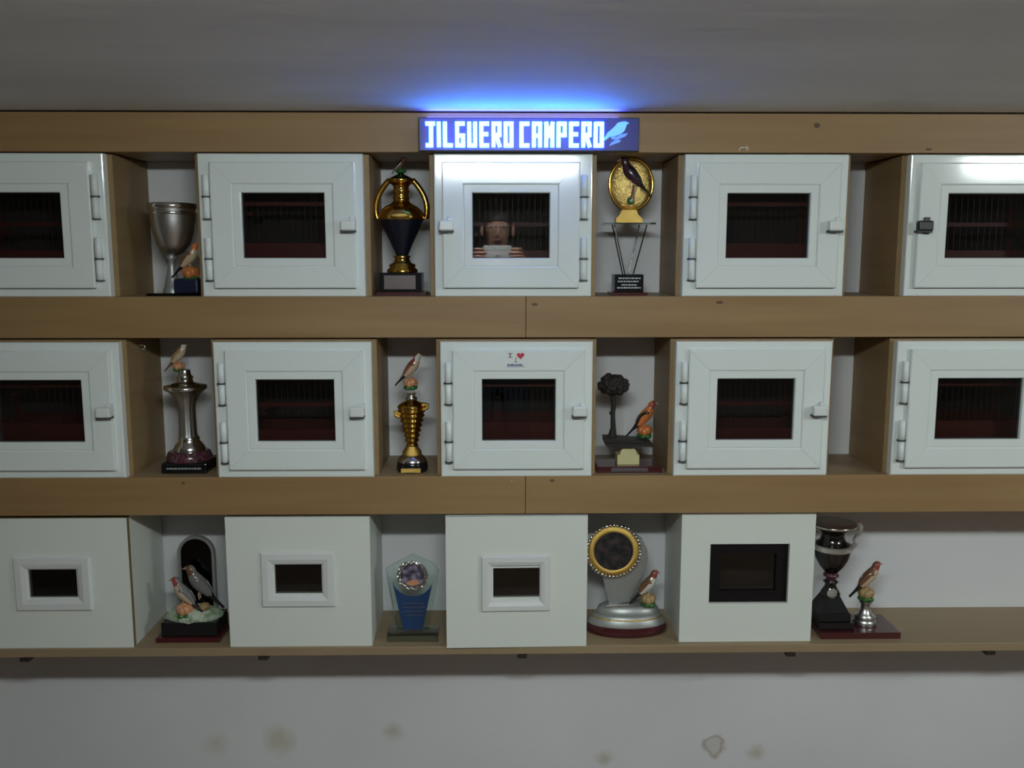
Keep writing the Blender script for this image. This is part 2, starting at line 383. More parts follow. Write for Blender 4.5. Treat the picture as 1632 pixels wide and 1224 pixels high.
# ------------------------------------------------------------------ cabinets with framed doors
K0 = DIST / F_PX
def cabinet(x0, x1, z0, z1, hinge, label, latch='latch_white', tilt=0.0, margin=8, dx_latch=0.5, top_gap=0.0, bar_mat='wire', items=()):
    """x0..x1, z0..z1: the outer white frame in metres"""
    cx = (x0 + x1) / 2; zc = z0
    r = empty('cabinet', (cx, 0, z0), label, 'cabinet', 'white-framed cabinets on the shelves')
    W = (x1 - x0) / 2; H = z1 - z0; mg = margin * K0
    def P(name, mb, m, parent=None): return mb.build(name, m, parent or r)
    T = .014; cw = W + mg
    yb = WALL_Y - .002; yf = .020
    P('side_panel', MB().box(-cw, -cw + T, yf, yb, 0, H + top_gap, ch=.001), 'mdf_side')
    P('side_panel', MB().box(cw - T, cw, yf, yb, 0, H + top_gap, ch=.001), 'mdf_side')
    P('top_panel', MB().box(-cw + T, cw - T, yf, yb, H + top_gap - T, H + top_gap), 'mdf')
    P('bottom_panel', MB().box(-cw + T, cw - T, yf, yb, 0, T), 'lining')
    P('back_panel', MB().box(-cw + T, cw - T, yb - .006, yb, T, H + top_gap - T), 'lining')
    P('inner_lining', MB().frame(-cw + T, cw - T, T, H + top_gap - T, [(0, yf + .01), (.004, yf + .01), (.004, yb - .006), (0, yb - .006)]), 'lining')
    b = .0035
    fr = 28 * K0
    P('outer_frame', MB().frame(-W, W, 0, H, [(0, .020), (0, -.004 + b), (b * .3, -.004 + b * .3), (b, -.004), (fr - b, -.004), (fr, -.004 + b), (fr, .020)]), 'pvc')
    # door: mitred profiles, glazing bead and pane
    hs = 20 * K0; ls = 13 * K0; bs = 13.5 * K0; ts = 13 * K0
    dx0 = -W + (hs if hinge == 'l' else ls); dx1 = W - (hs if hinge == 'r' else ls)
    dz0 = bs; dz1 = H - ts
    sw = 34 * K0; bw = 13 * K0
    sec = [(0, .004), (0, -.014), (.003, -.0165), (sw - .003, -.0165), (sw, -.0145), (sw, .004)]
    bead = [(sw, .004), (sw, -.0125), (sw + .0015, -.0138), (sw + bw - .0025, -.0137), (sw + bw - .0008, -.0125), (sw + bw, -.0095), (sw + bw, .004)]
    d = P('door', MB().frame(dx0, dx1, dz0, dz1, bead), 'pvc')
    for sd, nm in (('l', 'stile'), ('r', 'stile'), ('b', 'rail'), ('t', 'rail')):
        P(nm, MB().frame(dx0, dx1, dz0, dz1, sec, sides=sd, gap=.0002), 'pvc', d)
    ins = sw + bw
    P('pane', MB().box(dx0 + ins - .004, dx1 - ins + .004, .000, .003, dz0 + ins - .004, dz1 - ins + .004), 'pane', d)
    P('gasket', MB().frame(dx0, dx1, dz0, dz1, [(ins - .0005, .0012), (ins - .0005, -.0045), (ins + .0012, -.0045), (ins + .0012, .0012)]), 'gasket', d)
    # dark gap under the door
    P('seal', MB().box(dx0 + .004, dx1 - .004, -.0052, .0, dz0 - .0022, dz0 + .001), 'gasket')
    # hinges
    hx = (-W + 13 * K0) if hinge == 'l' else (W - 13 * K0)
    for a0, a1 in ((.145, .455), (.58, .885)):
        za, zb = H * (1 - a1), H * (1 - a0); zm = (za + zb) / 2
        hg = P('hinge', MB().box(hx - .006, hx + .006, -.012, .0, za, zb, ch=.001), 'pvc')
        for q0, q1 in ((za + .001, zm - .001), (zm + .001, zb - .001)):
            P('knuckle', MB().lathe([(.0055, q0), (.0085, q0 + .0015), (.0085, q1 - .0015), (.0055, q1)], hx, -.011, 16), 'pvc', hg)
        P('washer', MB().lathe([(.0112, zm - .0016), (.0112, zm + .0016)], hx, -.0105, 16), 'gasket', hg)
        P('washer', MB().lathe([(.0105, za - .0006), (.0105, za + .0012)], hx, -.0105, 16), 'gasket', hg)
    # latch
    lx = (W - 22 * K0) if hinge == 'l' else (-W + 20 * K0)
    lx += (dx_latch - .5) * .02; lz = H * .50
    la = P('latch', MB().box(lx - .018, lx + .018, -.040, -.018, lz - .0125, lz + .0125, ch=.004), latch, d)
    P('latch_shadow', MB().box(lx - .019, lx + .017, -.036, -.012, lz - .0165, lz - .0110, ch=.001), 'gasket', la)  # dark strip standing in for the shadow under the latch
    P('catch', MB().box(lx + .002, lx + .016, -.024, -.004, lz - .020, lz + .021, ch=.002), latch if latch == 'black_plastic' else 'plate_plastic')
    return r, cx, W, H

def cage(cx, z0, H, W, label, kind):
    y0, y1 = .050, .215; hw = W - .040; h = H - .075; zb = z0 + .014
    r = empty('bird_cage', (cx, (y0 + y1) / 2, zb), label, 'bird cage', 'bird cages inside the cabinets')
    a, bq = y0 - (y0 + y1) / 2, y1 - (y0 + y1) / 2
    th = .100 + .018 * kind
    MB().frame(-hw, hw, a, bq, [(0, 0), (.008, 0), (.008, th), (0, th)])
    m = MB(); m.box(-hw, hw, a, a + .008, 0, th); m.box(-hw, hw, bq - .008, bq, 0, th); m.box(-hw, -hw + .008, a + .008, bq - .008, 0, th); m.box(hw - .008, hw, a + .008, bq - .008, 0, th)
    m.build('base_frame', 'cage_wood', r)
    MB().box(-hw + .01, hw - .01, a + .01, bq - .01, .004, .012).build('tray', 'cage_tray', r)
    for sx in (-1, 1):
        for yy in (a, bq - .012):
            MB().box(sx * (hw - .006) - .006, sx * (hw - .006) + .006, yy, yy + .012, th, h).build('post', 'cage_wood', r)
    m = MB(); m.box(-hw, hw, a, a + .012, h, h + .012); m.box(-hw, hw, bq - .012, bq, h, h + .012); m.box(-hw, -hw + .012, a, bq, h, h + .012); m.box(hw - .012, hw, a, bq, h, h + .012)
    m.build('top_frame', 'cage_wood', r)
    m = MB(); n = 22
    for i in range(1, n):
        x = -hw + 2 * hw * i / n
        for yy in (a + .006, bq - .006): m.box(x - .0007, x + .0007, yy - .0007, yy + .0007, th, h)
    o = m.build('wire_bars', 'wire', r); o['kind'] = 'stuff'
    zz = th + (h - th) * (.35 + .25 * kind)
    MB().box(-hw, hw, a + .002, a + .010, zz, zz + .010).build('cross_rail', 'cage_wood', r)
    MB().tube([(-hw * .6, a + .02, zz - .02), (-hw * .6, bq - .02, zz - .02)], .005, 8).build('perch', 'cage_wood', r)
    return r

def fx(pa, pb, ya, yb, y=-.004):      # mean x of a slanting edge
    return (X(pa, ya, y) + X(pb, yb, y)) / 2
CABW = .418
row1 = [  # left px (top,bottom) or None, right px, hinge, label, latch
    (None, (163, 177), 'r', 'white-framed cabinet in the top tier, left of the silver cup trophy', 'latch_white'),
    ((314, 323), (578, 582), 'l', 'white-framed cabinet between the silver cup and the black and gold cup', 'latch_white'),
    ((689, 695), (945, 942), 'r', 'white-framed cabinet with bright lamp glare directly under the blue lit sign', 'latch_white'),
    ((1092, 1087), (1355, 1342), 'l', 'white-framed cabinet between the gold oval trophy and the empty top compartment', 'latch_white'),
    ((1453, 1440), None, 'r', 'white-framed cabinet with a black latch, in the top tier', 'black_plastic')]
row2 = [
    (None, (188, 200), 'l', 'white-framed cabinet in the middle tier, left of the tall silver column trophy', 'latch_white'),
    ((337, 349), (592, 595), 'l', 'white-framed cabinet between the silver column trophy and the gold spiral trophy', 'latch_white'),
    ((698, 706), (945, 943), 'l', 'white-framed cabinet with a small red heart sticker above its window', 'latch_white'),
    ((1078, 1073), (1327, 1318), 'l', 'white-framed cabinet between the bronze tree trophy and the empty middle compartment', 'latch_white'),
    ((1432, 1418), None, 'l', 'white-framed cabinet in the middle tier, right of the empty compartment', 'latch_white')]
CAB = {}
for ri, (rows, y0p, y1p, zf, zt) in enumerate(((row1, 245, 472, Z_R1, Z_F1B), (row2, 543, 756, Z_R2, Z_F3B))):
    for ci, (L, R_, hg, lab, lt) in enumerate(rows):
        xl = fx(L[0], L[1], y0p, y1p) if L else None
        xr = fx(R_[0], R_[1], y0p, y1p) if R_ else None
        if xl is None: xl = xr - CABW
        if xr is None: xr = xl + CABW
        ztop = Z(245 if ri == 0 else 544.5, -.004)
        r, cx, W, H = cabinet(xl, xr, zf, ztop, hg, lab, lt, margin=8 if ri == 0 else 7, top_gap=(0 if ri == 0 else .0055))
        CAB[(ri, ci)] = (r, cx, W, H, zf)
        where = ['left of the silver cup trophy', 'between the silver cup and the black cup', 'under the blue lit sign', 'right of the gold oval trophy', 'with the black latch'] if ri == 0 else \
                ['left of the silver column trophy', 'left of the gold spiral trophy', 'with the heart sticker', 'right of the bronze tree trophy', 'right of the empty middle compartment']
        cage(cx, zf, H, W, 'dark red bird cage inside the cabinet ' + where[ci], (ci + ri) % 2)

# sticker on the middle cabinet
r, cx, W, H, zf = CAB[(1, 2)]
p = at(822, 572, -.017); sx, sz = p.x - cx, p.z - zf
yk = -.0165
st = MB().box(sx - .030, sx + .030, yk - .0004, yk, sz - .022, sz + .022).build('sticker', 'pvc', r)
heart = [(sx + .012 + .0095 * .062 * 16 * math.sin(t) ** 3, sz + .008 + .0095 * .062 * (13 * math.cos(t) - 5 * math.cos(2 * t) - 2 * math.cos(3 * t) - math.cos(4 * t))) for t in [2 * PI * i / 28 for i in range(28)]]
MB().prism(heart, yk - .0009, yk - .0004).build('heart', 'sticker_red', st)
m = MB()
for a, b_, c, d_ in ((-.020, -.008, .013, .0145), (-.0155, -.0125, .004, .0145), (-.020, -.008, .003, .0045)): m.box(sx + a, sx + b_, yk - .0009, yk - .0004, sz + c, sz + d_)
m.box(sx - .001, sx + .001, yk - .0009, yk - .0004, sz - .007, sz + .004)
m.box(sx - .004, sx + .004, yk - .0009, yk - .0004, sz - .0085, sz - .007)
m.build('letter', 'sticker_ink', st)
m = MB(); xx = sx - .021
for i in range(8):
    wd = (.004, .0035, .0045, .003)[i % 4]; hh = (.005, .0042, .0055, .0045)[(i * 3) % 4]
    m.box(xx, xx + wd, yk - .0009, yk - .0004, sz - .018, sz - .018 + hh); xx += wd + .0012
m.box(sx - .023, sx + .023, yk - .0009, yk - .0004, sz - .0205, sz - .0195)
m.build('text_line', 'sticker_blue', st)

# ------------------------------------------------------------------ plain white boxes of the bottom tier
def white_box(x0, x1, z1, y0, ap, frame, label, rz=0.0, edge=False, inner=False):
    """ap, frame: aperture / raised frame rectangles (x0,x1,z0,z1) in metres, world"""
    cx = (x0 + x1) / 2; W = (x1 - x0) / 2; H = z1 - Z_R3
    r = empty('nest_box', (cx, y0, Z_R3), label, 'white box', 'plain white boxes in the bottom tier', rz=rz)
    def P(n, mb, m, parent=None): return mb.build(n, m, parent or r)
    D_ = WALL_Y - y0 - .006 - abs(rz) * W; T = .016
    a0, a1, b0, b1 = ap[0] - cx, ap[1] - cx, ap[2] - Z_R3, ap[3] - Z_R3
    m = MB()
    # front panel with its opening
    O = [(-W, 0), (W, 0), (W, H), (-W, H)]; I = [(a0, b0), (a1, b0), (a1, b1), (a0, b1)]
    vs = [(x, 0, z) for x, z in O] + [(x, 0, z) for x, z in I] + [(x, T, z) for x, z in O] + [(x, T, z) for x, z in I]
    for i in range(4):
        j = (i + 1) % 4
        m.add(vs, [(i, j, 4 + j, 4 + i), (8 + i, 12 + i, 12 + j, 8 + j), (4 + i, 4 + j, 12 + j, 12 + i)])
        m.add(vs, [(i, 8 + i, 8 + j, j)], 1 if edge else 0)
    P('front_panel', m, ['melamine', 'raw_edge'])
    P('side_panel', MB().box(-W, -W + T, T + .001, D_, 0, H, ch=.0008), 'melamine')
    P('side_panel', MB().box(W - T, W, T + .001, D_, 0, H, ch=.0008), 'melamine')
    P('top_panel', MB().box(-W + T, W - T, T + .001, D_, H - T, H), 'melamine')
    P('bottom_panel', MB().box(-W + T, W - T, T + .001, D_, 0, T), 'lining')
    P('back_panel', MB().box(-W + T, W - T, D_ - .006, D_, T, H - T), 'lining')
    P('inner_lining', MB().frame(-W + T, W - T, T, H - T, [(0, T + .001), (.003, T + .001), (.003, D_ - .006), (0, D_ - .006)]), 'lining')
    if frame:
        f0, f1, g0, g1 = frame[0] - cx, frame[1] - cx, frame[2] - Z_R3, frame[3] - Z_R3
        wd = min(a0 - f0, f1 - a1, b0 - g0, g1 - b1)
        wf = P('window_frame', MB().frame(f0, f1, g0, g1, [(0, 0), (0, -.005), (.003, -.009), (wd * .55, -.0095), (wd - .003, -.006), (wd, -.003), (wd, .0)]), 'plate_plastic')
        P('pane', MB().box(a0, a1, .004, .006, b0, b1), 'pane', wf)
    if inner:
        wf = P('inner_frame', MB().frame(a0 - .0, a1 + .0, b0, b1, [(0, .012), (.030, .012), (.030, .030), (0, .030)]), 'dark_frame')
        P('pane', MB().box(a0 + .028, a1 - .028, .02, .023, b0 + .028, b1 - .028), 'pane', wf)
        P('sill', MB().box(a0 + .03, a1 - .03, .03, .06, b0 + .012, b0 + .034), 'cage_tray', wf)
    return r
def rect(pa, pb, pc, pd, y): c = at((pa + pb) / 2, (pc + pd) / 2, y); return (X(pa, (pc + pd) / 2, y), X(pb, (pc + pd) / 2, y), at((pa + pb) / 2, pd, y).z, at((pa + pb) / 2, pc, y).z)
def bx(px, l): return X(px[0], 825, l) * .5 + X(px[1], 1025, l) * .5
yb = .008
b1r = bx((203, 212), yb); white_box(b1r - .385, b1r, Z(826, yb, 100), yb, rect(46, 123, 907, 952, yb), rect(25, 146, 887, 972, yb), 'white box with a small framed window and a raw brown panel edge', edge=True)
white_box(bx((359, 366), yb), bx((590, 592), yb), Z(824, yb, 475), yb, rect(438, 513, 899, 946, yb), rect(417, 534, 880, 966, yb), 'white box with small framed window, between arched bird trophy and blue glass plaque')
yb3 = -.006
white_box(bx((709, 713), yb3), bx((936, 936), yb3), Z(823, yb3, 820), yb3, rect(786, 860, 905, 952, yb3), rect(767, 877, 885, 973, yb3), 'white box with small framed window, between blue glass plaque and gold-rimmed disc trophy', rz=math.radians(1.2))
white_box(bx((1086, 1083), .02), bx((1299, 1293), .02), Z(816, .02, 1190), .02, rect(1131, 1257, 867, 962, .02), None, 'white box with one large dark unframed window opening', inner=True)

# ------------------------------------------------------------------ lit sign
def sign():
    yk = 0.0
    p0 = at(667, 241, -.03); p1 = at(1020, 187, -.03)
    cx = (p0.x + p1.x) / 2; z0 = p0.z; W = (p1.x - p0.x) / 2; H = p1.z - p0.z
    r = empty('lit_sign', (cx, -.015, z0), 'dark sign with glowing blue letters reading JILGUERO CAMPERO', 'sign')
    yf = -.012; ybk = .0148
    MB().box(-W, W, yf + .003, ybk, 0, H, ch=.002).build('case', 'sign_case', r)
    pl = MB().box(-W + .003, W - .003, yf, yf + .003, .003, H - .003).build('face_panel', 'sign_board', r)
    MB().box(-W + .02, W - .05, yf + .006, ybk - .004, H - .001, H + .0003).build('glow_strip', 'glow_strip_blue', r)  # unseen strip, added to throw the blue glow onto the ceiling
    def lx(px): return X(px, 213, -.03) - cx
    zt = at(840, 194, -.03).z - z0; zb = at(840, 235, -.03).z - z0
    L = {
     'J': [((0, 1), (1, 1)), ((.62, 1), (.62, 0)), ((.62, 0), (0, 0))],
     'I': [((.5, 0), (.5, 1))],
     'L': [((0, 1), (0, 0)), ((0, 0), (1, 0))],
     'G': [((1, 1), (0, 1)), ((0, 1), (0, 0)), ((0, 0), (1, 0)), ((1, 0), (1, .45)), ((1, .45), (.55, .45))],
     'U': [((0, 1), (0, 0)), ((0, 0), (1, 0)), ((1, 0), (1, 1))],
     'E': [((1, 1), (0, 1)), ((0, 1), (0, 0)), ((0, 0), (1, 0)), ((0, .52), (.85, .52))],
     'R': [((0, 0), (0, 1)), ((0, 1), (1, 1)), ((1, 1), (1, .48)), ((1, .48), (0, .48)), ((.45, .48), (1, 0))],
     'O': [((0, 0), (0, 1)), ((0, 1), (1, 1)), ((1, 1), (1, 0)), ((1, 0), (0, 0))],
     'C': [((1, 1), (0, 1)), ((0, 1), (0, 0)), ((0, 0), (1, 0))],
     'A': [((0, 0), (0, 1)), ((0, 1), (1, 1)), ((1, 1), (1, 0)), ((0, .45), (1, .45))],
     'M': [((0, 0), (0, 1)), ((0, 1), (.5, .45)), ((.5, .45), (1, 1)), ((1, 1), (1, 0))],
     'P': [((0, 0), (0, 1)), ((0, 1), (1, 1)), ((1, 1), (1, .48)), ((1, .48), (0, .48))]}
    t = 6.0 * K0 / 2
    def word(s, pa, pb):
        n = sum(.45 if c == 'I' else 1.0 for c in s); wpx = (pb - pa) / n; x = pa
        for c in s:
            wl = wpx * (.45 if c == 'I' else 1.0)
            xa = lx(x + (0 if c == 'I' else 1.0)) + t; xb = lx(x + wl - 2.6) - t
            m = MB()
            for (u0, v0), (u1, v1) in L[c]:
                a = Vector((xa + (xb - xa) * u0, 0, zb + t + (zt - zb - 2 * t) * v0)); b = Vector((xa + (xb - xa) * u1, 0, zb + t + (zt - zb - 2 * t) * v1))
                d = (b - a).normalized(); nrm = Vector((-d.z, 0, d.x)); a -= d * t * .9; b += d * t * .9
                m.prism([((a + nrm * t).x, (a + nrm * t).z), ((b + nrm * t).x, (b + nrm * t).z), ((b - nrm * t).x, (b - nrm * t).z), ((a - nrm * t).x, (a - nrm * t).z)], yf - .0055, yf)
            m.build('letter', 'led', r)
            x += wl
    word('JILGUERO', 677, 821); word('CAMPERO', 827, 965)
    def shape(name, pts, m):
        MB().prism([(X(820 + a / 8.16, 213, -.03) - cx, at(985, 180 + b / 8.16, -.03).z - z0) for a, b in pts], yf - .003, yf).build(name, m, r)
    shape('bird_emblem', [(1165, 330), (1215, 250), (1270, 205), (1310, 165), (1340, 128), (1385, 115), (1440, 108), (1458, 118), (1492, 130), (1458, 150), (1445, 195), (1425, 240), (1375, 275), (1300, 305), (1240, 308), (1200, 345), (1165, 360)], 'led_bird')
    shape('leaf_emblem', [(1245, 312), (1330, 308), (1385, 275), (1478, 262), (1440, 305), (1390, 325), (1340, 348), (1280, 345)], 'led_leaf')
    shape('leaf_emblem', [(1232, 430), (1262, 382), (1310, 355), (1390, 350), (1370, 380), (1310, 400)], 'led_leaf')
sign()

# small hooks
p = at(1184, 238, 0)
hk = MB().tube([(p.x - .009, -.002, p.z - .004), (p.x - .010, -.006, p.z + .000), (p.x - .005, -.008, p.z + .004), (p.x + .002, -.008, p.z + .002), (p.x + .008, -.008, p.z + .005), (p.x + .011, -.006, p.z + .001), (p.x + .007, -.003, p.z - .002), (p.x + .006, .001, p.z - .002)], .0016, 8).build('wire_hook', 'hook_white')
tag(hk, 'tiny pale wire hook on the top board above the cabinet', 'hook')
r, cx, W, H, zf = CAB[(1, 0)]
xs = cx + W + 7 * K0; p = at(222, 552, .095)
hk = MB().tube([(xs - .001, .095, p.z + .004), (xs + .012, .095, p.z + .004), (xs + .018, .095, p.z), (xs + .016, .095, p.z - .006), (xs + .008, .095, p.z - .007)], .0026, 8).build('cup_hook', 'chrome')
tag(hk, 'small shiny chrome hook on the cabinet side beside the silver column trophy', 'hook')

# ------------------------------------------------------------------ trophies: geometry in picture-pixel units, scaled to metres
class Trophy:
    def __init__(s, name, px, py, y, zfloor, label, depth_px):
        s.k = (DIST + y) / F_PX
        yc = y + depth_px * s.k / 2
        p = at(px, py, y)
        s.r = empty(name, (p.x, yc, zfloor), label, 'trophy')
        s.k = (DIST + y + .01) / F_PX
    def P(s, name, mb, m, parent=None): return mb.scaled(s.k).build(name, m, parent or s.r)
    def lathe(s, name, prof, m, cx=0, cy=0, parent=None, **kw): return s.P(name, MB().lathe(prof, cx, cy, **kw), m, parent)
    def box(s, name, x0, x1, y0, y1, z0, z1, m, ch=.8, parent=None): return s.P(name, MB().box(x0, x1, y0, y1, z0, z1, ch=ch), m, parent)
    def ell(s, name, c, rx, ry, rz, m, lump=0.0, parent=None): return s.P(name, MB().ell(c, rx, ry, rz, lump=lump), m, parent)
    def bird(s, cx, cy, cz, L, d, body='bird_cream', face='bird_red', tail='bird_black', wing='bird_black', bar='bird_yellow', turn=0.0, back=None):
        ctr = [(-.50, -.52, .022, .055), (-.33, -.34, .035, .06), (-.20, -.20, .075, .085), (-.06, -.04, .145, .135), (.06, .10, .165, .15), (.14, .22, .140, .13), (.18, .31, .105, .10), (.215, .385, .108, .10), (.265, .415, .085, .08), (.31, .42, .045, .045), (.345, .415, .022, .022), (.42, .395, .002, .002)]
        pts = []
        def cr(p0, p1, p2, p3, t):
            return tuple(.5 * ((2 * b) + (-a + c) * t + (2 * a - 5 * b + 4 * c - e) * t * t + (-a + 3 * b - 3 * c + e) * t ** 3) for a, b, c, e in zip(p0, p1, p2, p3))
        n = len(ctr)
        for i in range(n - 1):
            p0, p1, p2, p3 = ctr[max(i - 1, 0)], ctr[i], ctr[i + 1], ctr[min(i + 2, n - 1)]
            for q in range(3): pts.append((i + q / 3, cr(p0, p1, p2, p3, q / 3)))
        pts.append((n - 1, ctr[-1]))
        seg = 14; vs = []; ca, sa = math.cos(turn), math.sin(turn)
        def place(x, y, z):
            x, y = x * ca - y * sa, x * sa + y * ca
            return (cx + d * x * L, cy + y * L, cz + z * L)
        P2 = [Vector((p[0], p[1])) for _, p in pts]
        for i, (u, p) in enumerate(pts):
            t = (P2[min(i + 1, len(pts) - 1)] - P2[max(i - 1, 0)]).normalized(); nn = Vector((-t.y, t.x))
            for k in range(seg):
                a = 2 * PI * k / seg
                o = P2[i] + nn * abs(p[2]) * math.cos(a)
                vs.append(place(o.x, abs(p[3]) * math.sin(a), o.y))
        mb = MB()
        for i in range(len(pts) - 1):
            u = pts[i][0]
            mi = 1 if u < 1.9 else (0 if u < 5.6 else (2 if u < 8.9 else 3))
            for k in range(seg):
                k2 = (k + 1) % seg
                mm = mi
                if 2.0 <= u < 6.0 and (k < 3 or k > seg - 4): mm = 4
                if 5.8 <= u < 7.4 and (k < 2 or k > seg - 3): mm = 4
                mb.f.append([i * seg + k, i * seg + k2, (i + 1) * seg + k2, (i + 1) * seg + k]); mb.m.append(mm); mb.sm.append(True)
        mb.v = vs
        o = s.P('bird', mb, [body, tail, face, 'beak', back or wing])
        lg = MB()
        for sy in (-.05, .05):
            lg.tube([place(.02, sy, -.08), place(.05, sy, -.18), place(.03, sy, -.30)], .016 * L, 6)
        s.P('legs', lg, 'beak', o)
        for sy in (-1, 1):
            # wing: a leaf-shaped shell lying along the flank
            m = MB(); N = 10; rows = []
            for i in range(N + 1):
                u = i / N
                bx_, bz_ = .10 - .36 * u, .19 - .42 * u
                wd = .115 * math.sin(PI * min(1, (u * .9 + .12))) ** .7
                fl = (.155 * (1 - .55 * u))
                rows.append((bx_, bz_, wd, fl))
            vv = []; q = 7
            for (bx_, bz_, wd, fl) in rows:
                for j in range(q):
                    c = (j / (q - 1) - .5) * 2
                    ox, oz = -.74 * c * wd, .66 * c * wd
                    vv.append(place(bx_ + ox, sy * (fl * (1 - .25 * c * c) + .004), bz_ + oz))
            for (bx_, bz_, wd, fl) in rows:
                for j in range(q):
                    c = (j / (q - 1) - .5) * 2
                    ox, oz = -.74 * c * wd, .66 * c * wd
                    vv.append(place(bx_ + ox, sy * (fl * (1 - .25 * c * c) - .03), bz_ + oz))
            h = (N + 1) * q
            for i in range(N):
                for j in range(q - 1):
                    a = i * q + j
                    mi = 1 if (3 <= i <= 5 and j < 4) else 0
                    m.add([], []); m.f.append([a, a + 1, a + q + 1, a + q]); m.m.append(mi); m.sm.append(True)
                    m.f.append([h + a, h + a + q, h + a + q + 1, h + a + 1]); m.m.append(0); m.sm.append(True)
            for i in range(N):
                for j in (0, q - 1):
                    a = i * q + j; m.f.append([a, a + q, h + a + q, h + a]); m.m.append(0); m.sm.append(True)
            for i in (0, N):
                for j in range(q - 1):
                    a = i * q + j; m.f.append([a, a + 1, h + a + 1, h + a]); m.m.append(0); m.sm.append(True)
            m.v = vv
            s.P('wing', m, [wing, bar], o)
        return o
    def flower(s, cx, cy, cz, r, m='flower', leafm='leaf', leaf=True):
        f = MB()
        for i in range(7):
            a = 2 * PI * i / 7
            f.ell((cx + .55 * r * math.cos(a), cy + .55 * r * math.sin(a), cz + .1 * r * math.sin(i * 2.3)), r * .55, r * .55, r * .62, seg=10, rings=7)
        f.ell((cx, cy, cz + .3 * r), r * .6, r * .6, r * .55, seg=10, rings=7)
        o = s.P('flower', f, m)
        if leaf:
            g = MB()
            for i in range(5):
                a = 2 * PI * i / 5 + .4
                g.ell((cx + .6 * r * math.cos(a), cy + .6 * r * math.sin(a), cz - .75 * r), r * .5, r * .5, r * .35, seg=10, rings=6)
            s.P('leaf', g, leafm, o)
        return o

# T1 silver cup with figurine
T = Trophy('cup_trophy', 275, 468, .035, Z_R1, 'silver goblet trophy with an orange bird and flowers on a dark blue foot', 60)
T.box('base_plate', -42, 40, -28, 28, 0, 4, 'smoked')
T.lathe('stem', [(15, 4), (15, 9), (13, 12), (9, 30), (6, 44), (5, 56), (9, 60), (6, 64)], 'pewter', -11, 4)
T.lathe('goblet', [(6, 63), (16, 68), (25, 80), (31, 98), (34, 118), (35.5, 136), (36.5, 142), (34.5, 143), (33, 137), (31, 118), (26, 96), (15, 78), (2, 74)], 'silver_satin', -6, 4)
T.lathe('rim', [(36.3, 136), (38, 138), (38, 144), (35, 145)], 'silver', -6, 4)
T.lathe('rim', [(35.3, 127), (36.3, 128), (36.3, 131), (35.3, 132)], 'silver', -6, 4)
T.box('figurine_foot', 0, 38, -24, 8, 4, 27, 'blue_base', ch=3)
T.flower(23, -8, 36, 13, 'bird_orange')
T.bird(20, -8, 57, 54, 1, body='bird_cream', face='bird_orange', wing='bird_brown', bar='bird_orange')

# T2 black and gold cup
T = Trophy('cup_trophy', 639, 471, .04, Z_R1, 'tall black and gold lidded cup trophy with two gold handles', 60)
T.box('base_slab', -39, 40, -30, 30, 0, 6, 'maroon')
bl = T.box('base_block', -34, 32, -24, 24, 6, 36, 'black_marble')
T.box('plaque', -27, 23, -25.2, -24, 10, 32, 'plaque', ch=.3, parent=bl)
T.lathe('foot', [(24, 36), (25, 40), (20, 44), (22, 48), (14, 52), (11, 58), (14, 61), (9, 64)], 'gold', 0, 0)
T.lathe('cup_body', [(9, 62), (14, 74), (21, 90), (29, 106), (35, 120)], 'navy', 0, 0, seg=36)
cl = T.lathe('shoulder', [(35.5, 119), (37, 121), (36.5, 125), (33, 133), (26, 140), (18, 144), (13, 148), (12, 151), (13.5, 153), (12, 156), (12, 161), (14, 163), (12, 166), (12, 171), (15, 174), (20, 177), (22, 181), (20, 183)], 'gold', 0, 0, seg=36)
T.P('emblem', MB().ell((1, -36.5, 125), 14, 3, 4, lump=.2), 'gold_satin', cl)
for sx in (-1, 1):
    pts = [(sx * (18 + 24 * math.sin(PI * t * .62) ** 1 - 2 * t), 0, 181 - 60 * t ** 1.15) for t in [i / 14 for i in range(15)]]
    T.P('handle', MB().tube(pts, 4.6, 10, flat=1.3), 'gold')
lid = T.lathe('lid', [(20, 183), (12, 187), (5, 190), (4, 195)], 'dark_chrome', 0, 0)
T.ell('perch', (0, 0, 195), 9, 7, 4, 'leaf')
T.bird(-2, 0, 204, 26, 1, body='bird_brown', face='bird_red', turn=.3)

# T3 gold oval on rods
T = Trophy('oval_trophy', 1003, 472, .05, Z_R1, 'gold oval dish trophy with a dark bird, raised on thin rods', 50)
T.box('base_slab', -29, 29, -25, 25, 0, 5, 'maroon')
bl = T.box('base_block', -23, 23, -20, 20, 5, 33, 'black_marble')
m = MB()
for zz, a, b in ((26, -17, 18), (21, -18, 15), (15.5, -12, 12), (11, -19, 19)):
    x = a
    while x < b:
        wq = random.uniform(2, 6); m.box(x, min(x + wq, b), -20.8, -20, zz, zz + 2.0); x += wq + 1
T.P('engraving', m, 'print_silver', bl)
for (x0, y0, x1, y1) in ((-9, -8, -28, -16), (-3, 10, -20, 16), (3, 10, 20, 16), (8, -8, 27, -16)):
    T.P('rod', MB().tube([(x0, y0, 33), (x1, y1, 111)], 1.0, 8), 'dark_chrome')
T.box('top_plate', -40, 40, -24, 24, 111, 114, 'clear')
T.P('dish_foot', MB().prism([(-21, 114), (21, 114), (21, 121), (14, 127), (11, 134), (-12, 134), (-15, 127), (-21, 121)], -10, 10), 'gold_satin')
T.P('dish', MB().ell((3, 0, 174), 35, 9, 41), 'gold_hammered')
o = T.P('dish_rim', MB().torus((0, 0, 0), 1, .06, seg=44, sub=8), 'gold'); k = T.k
for v in o.data.vertices: v.co = Vector((v.co.x / k * 34.5 * k + 3 * k, v.co.y / k * 30 * k - 1 * k, v.co.z / k * 40.5 * k + 174 * k))
b = T.bird(4, -9, 186, 60, -1, body='bird_purple', face='bird_purple', bar='bird_yellow', turn=.15)
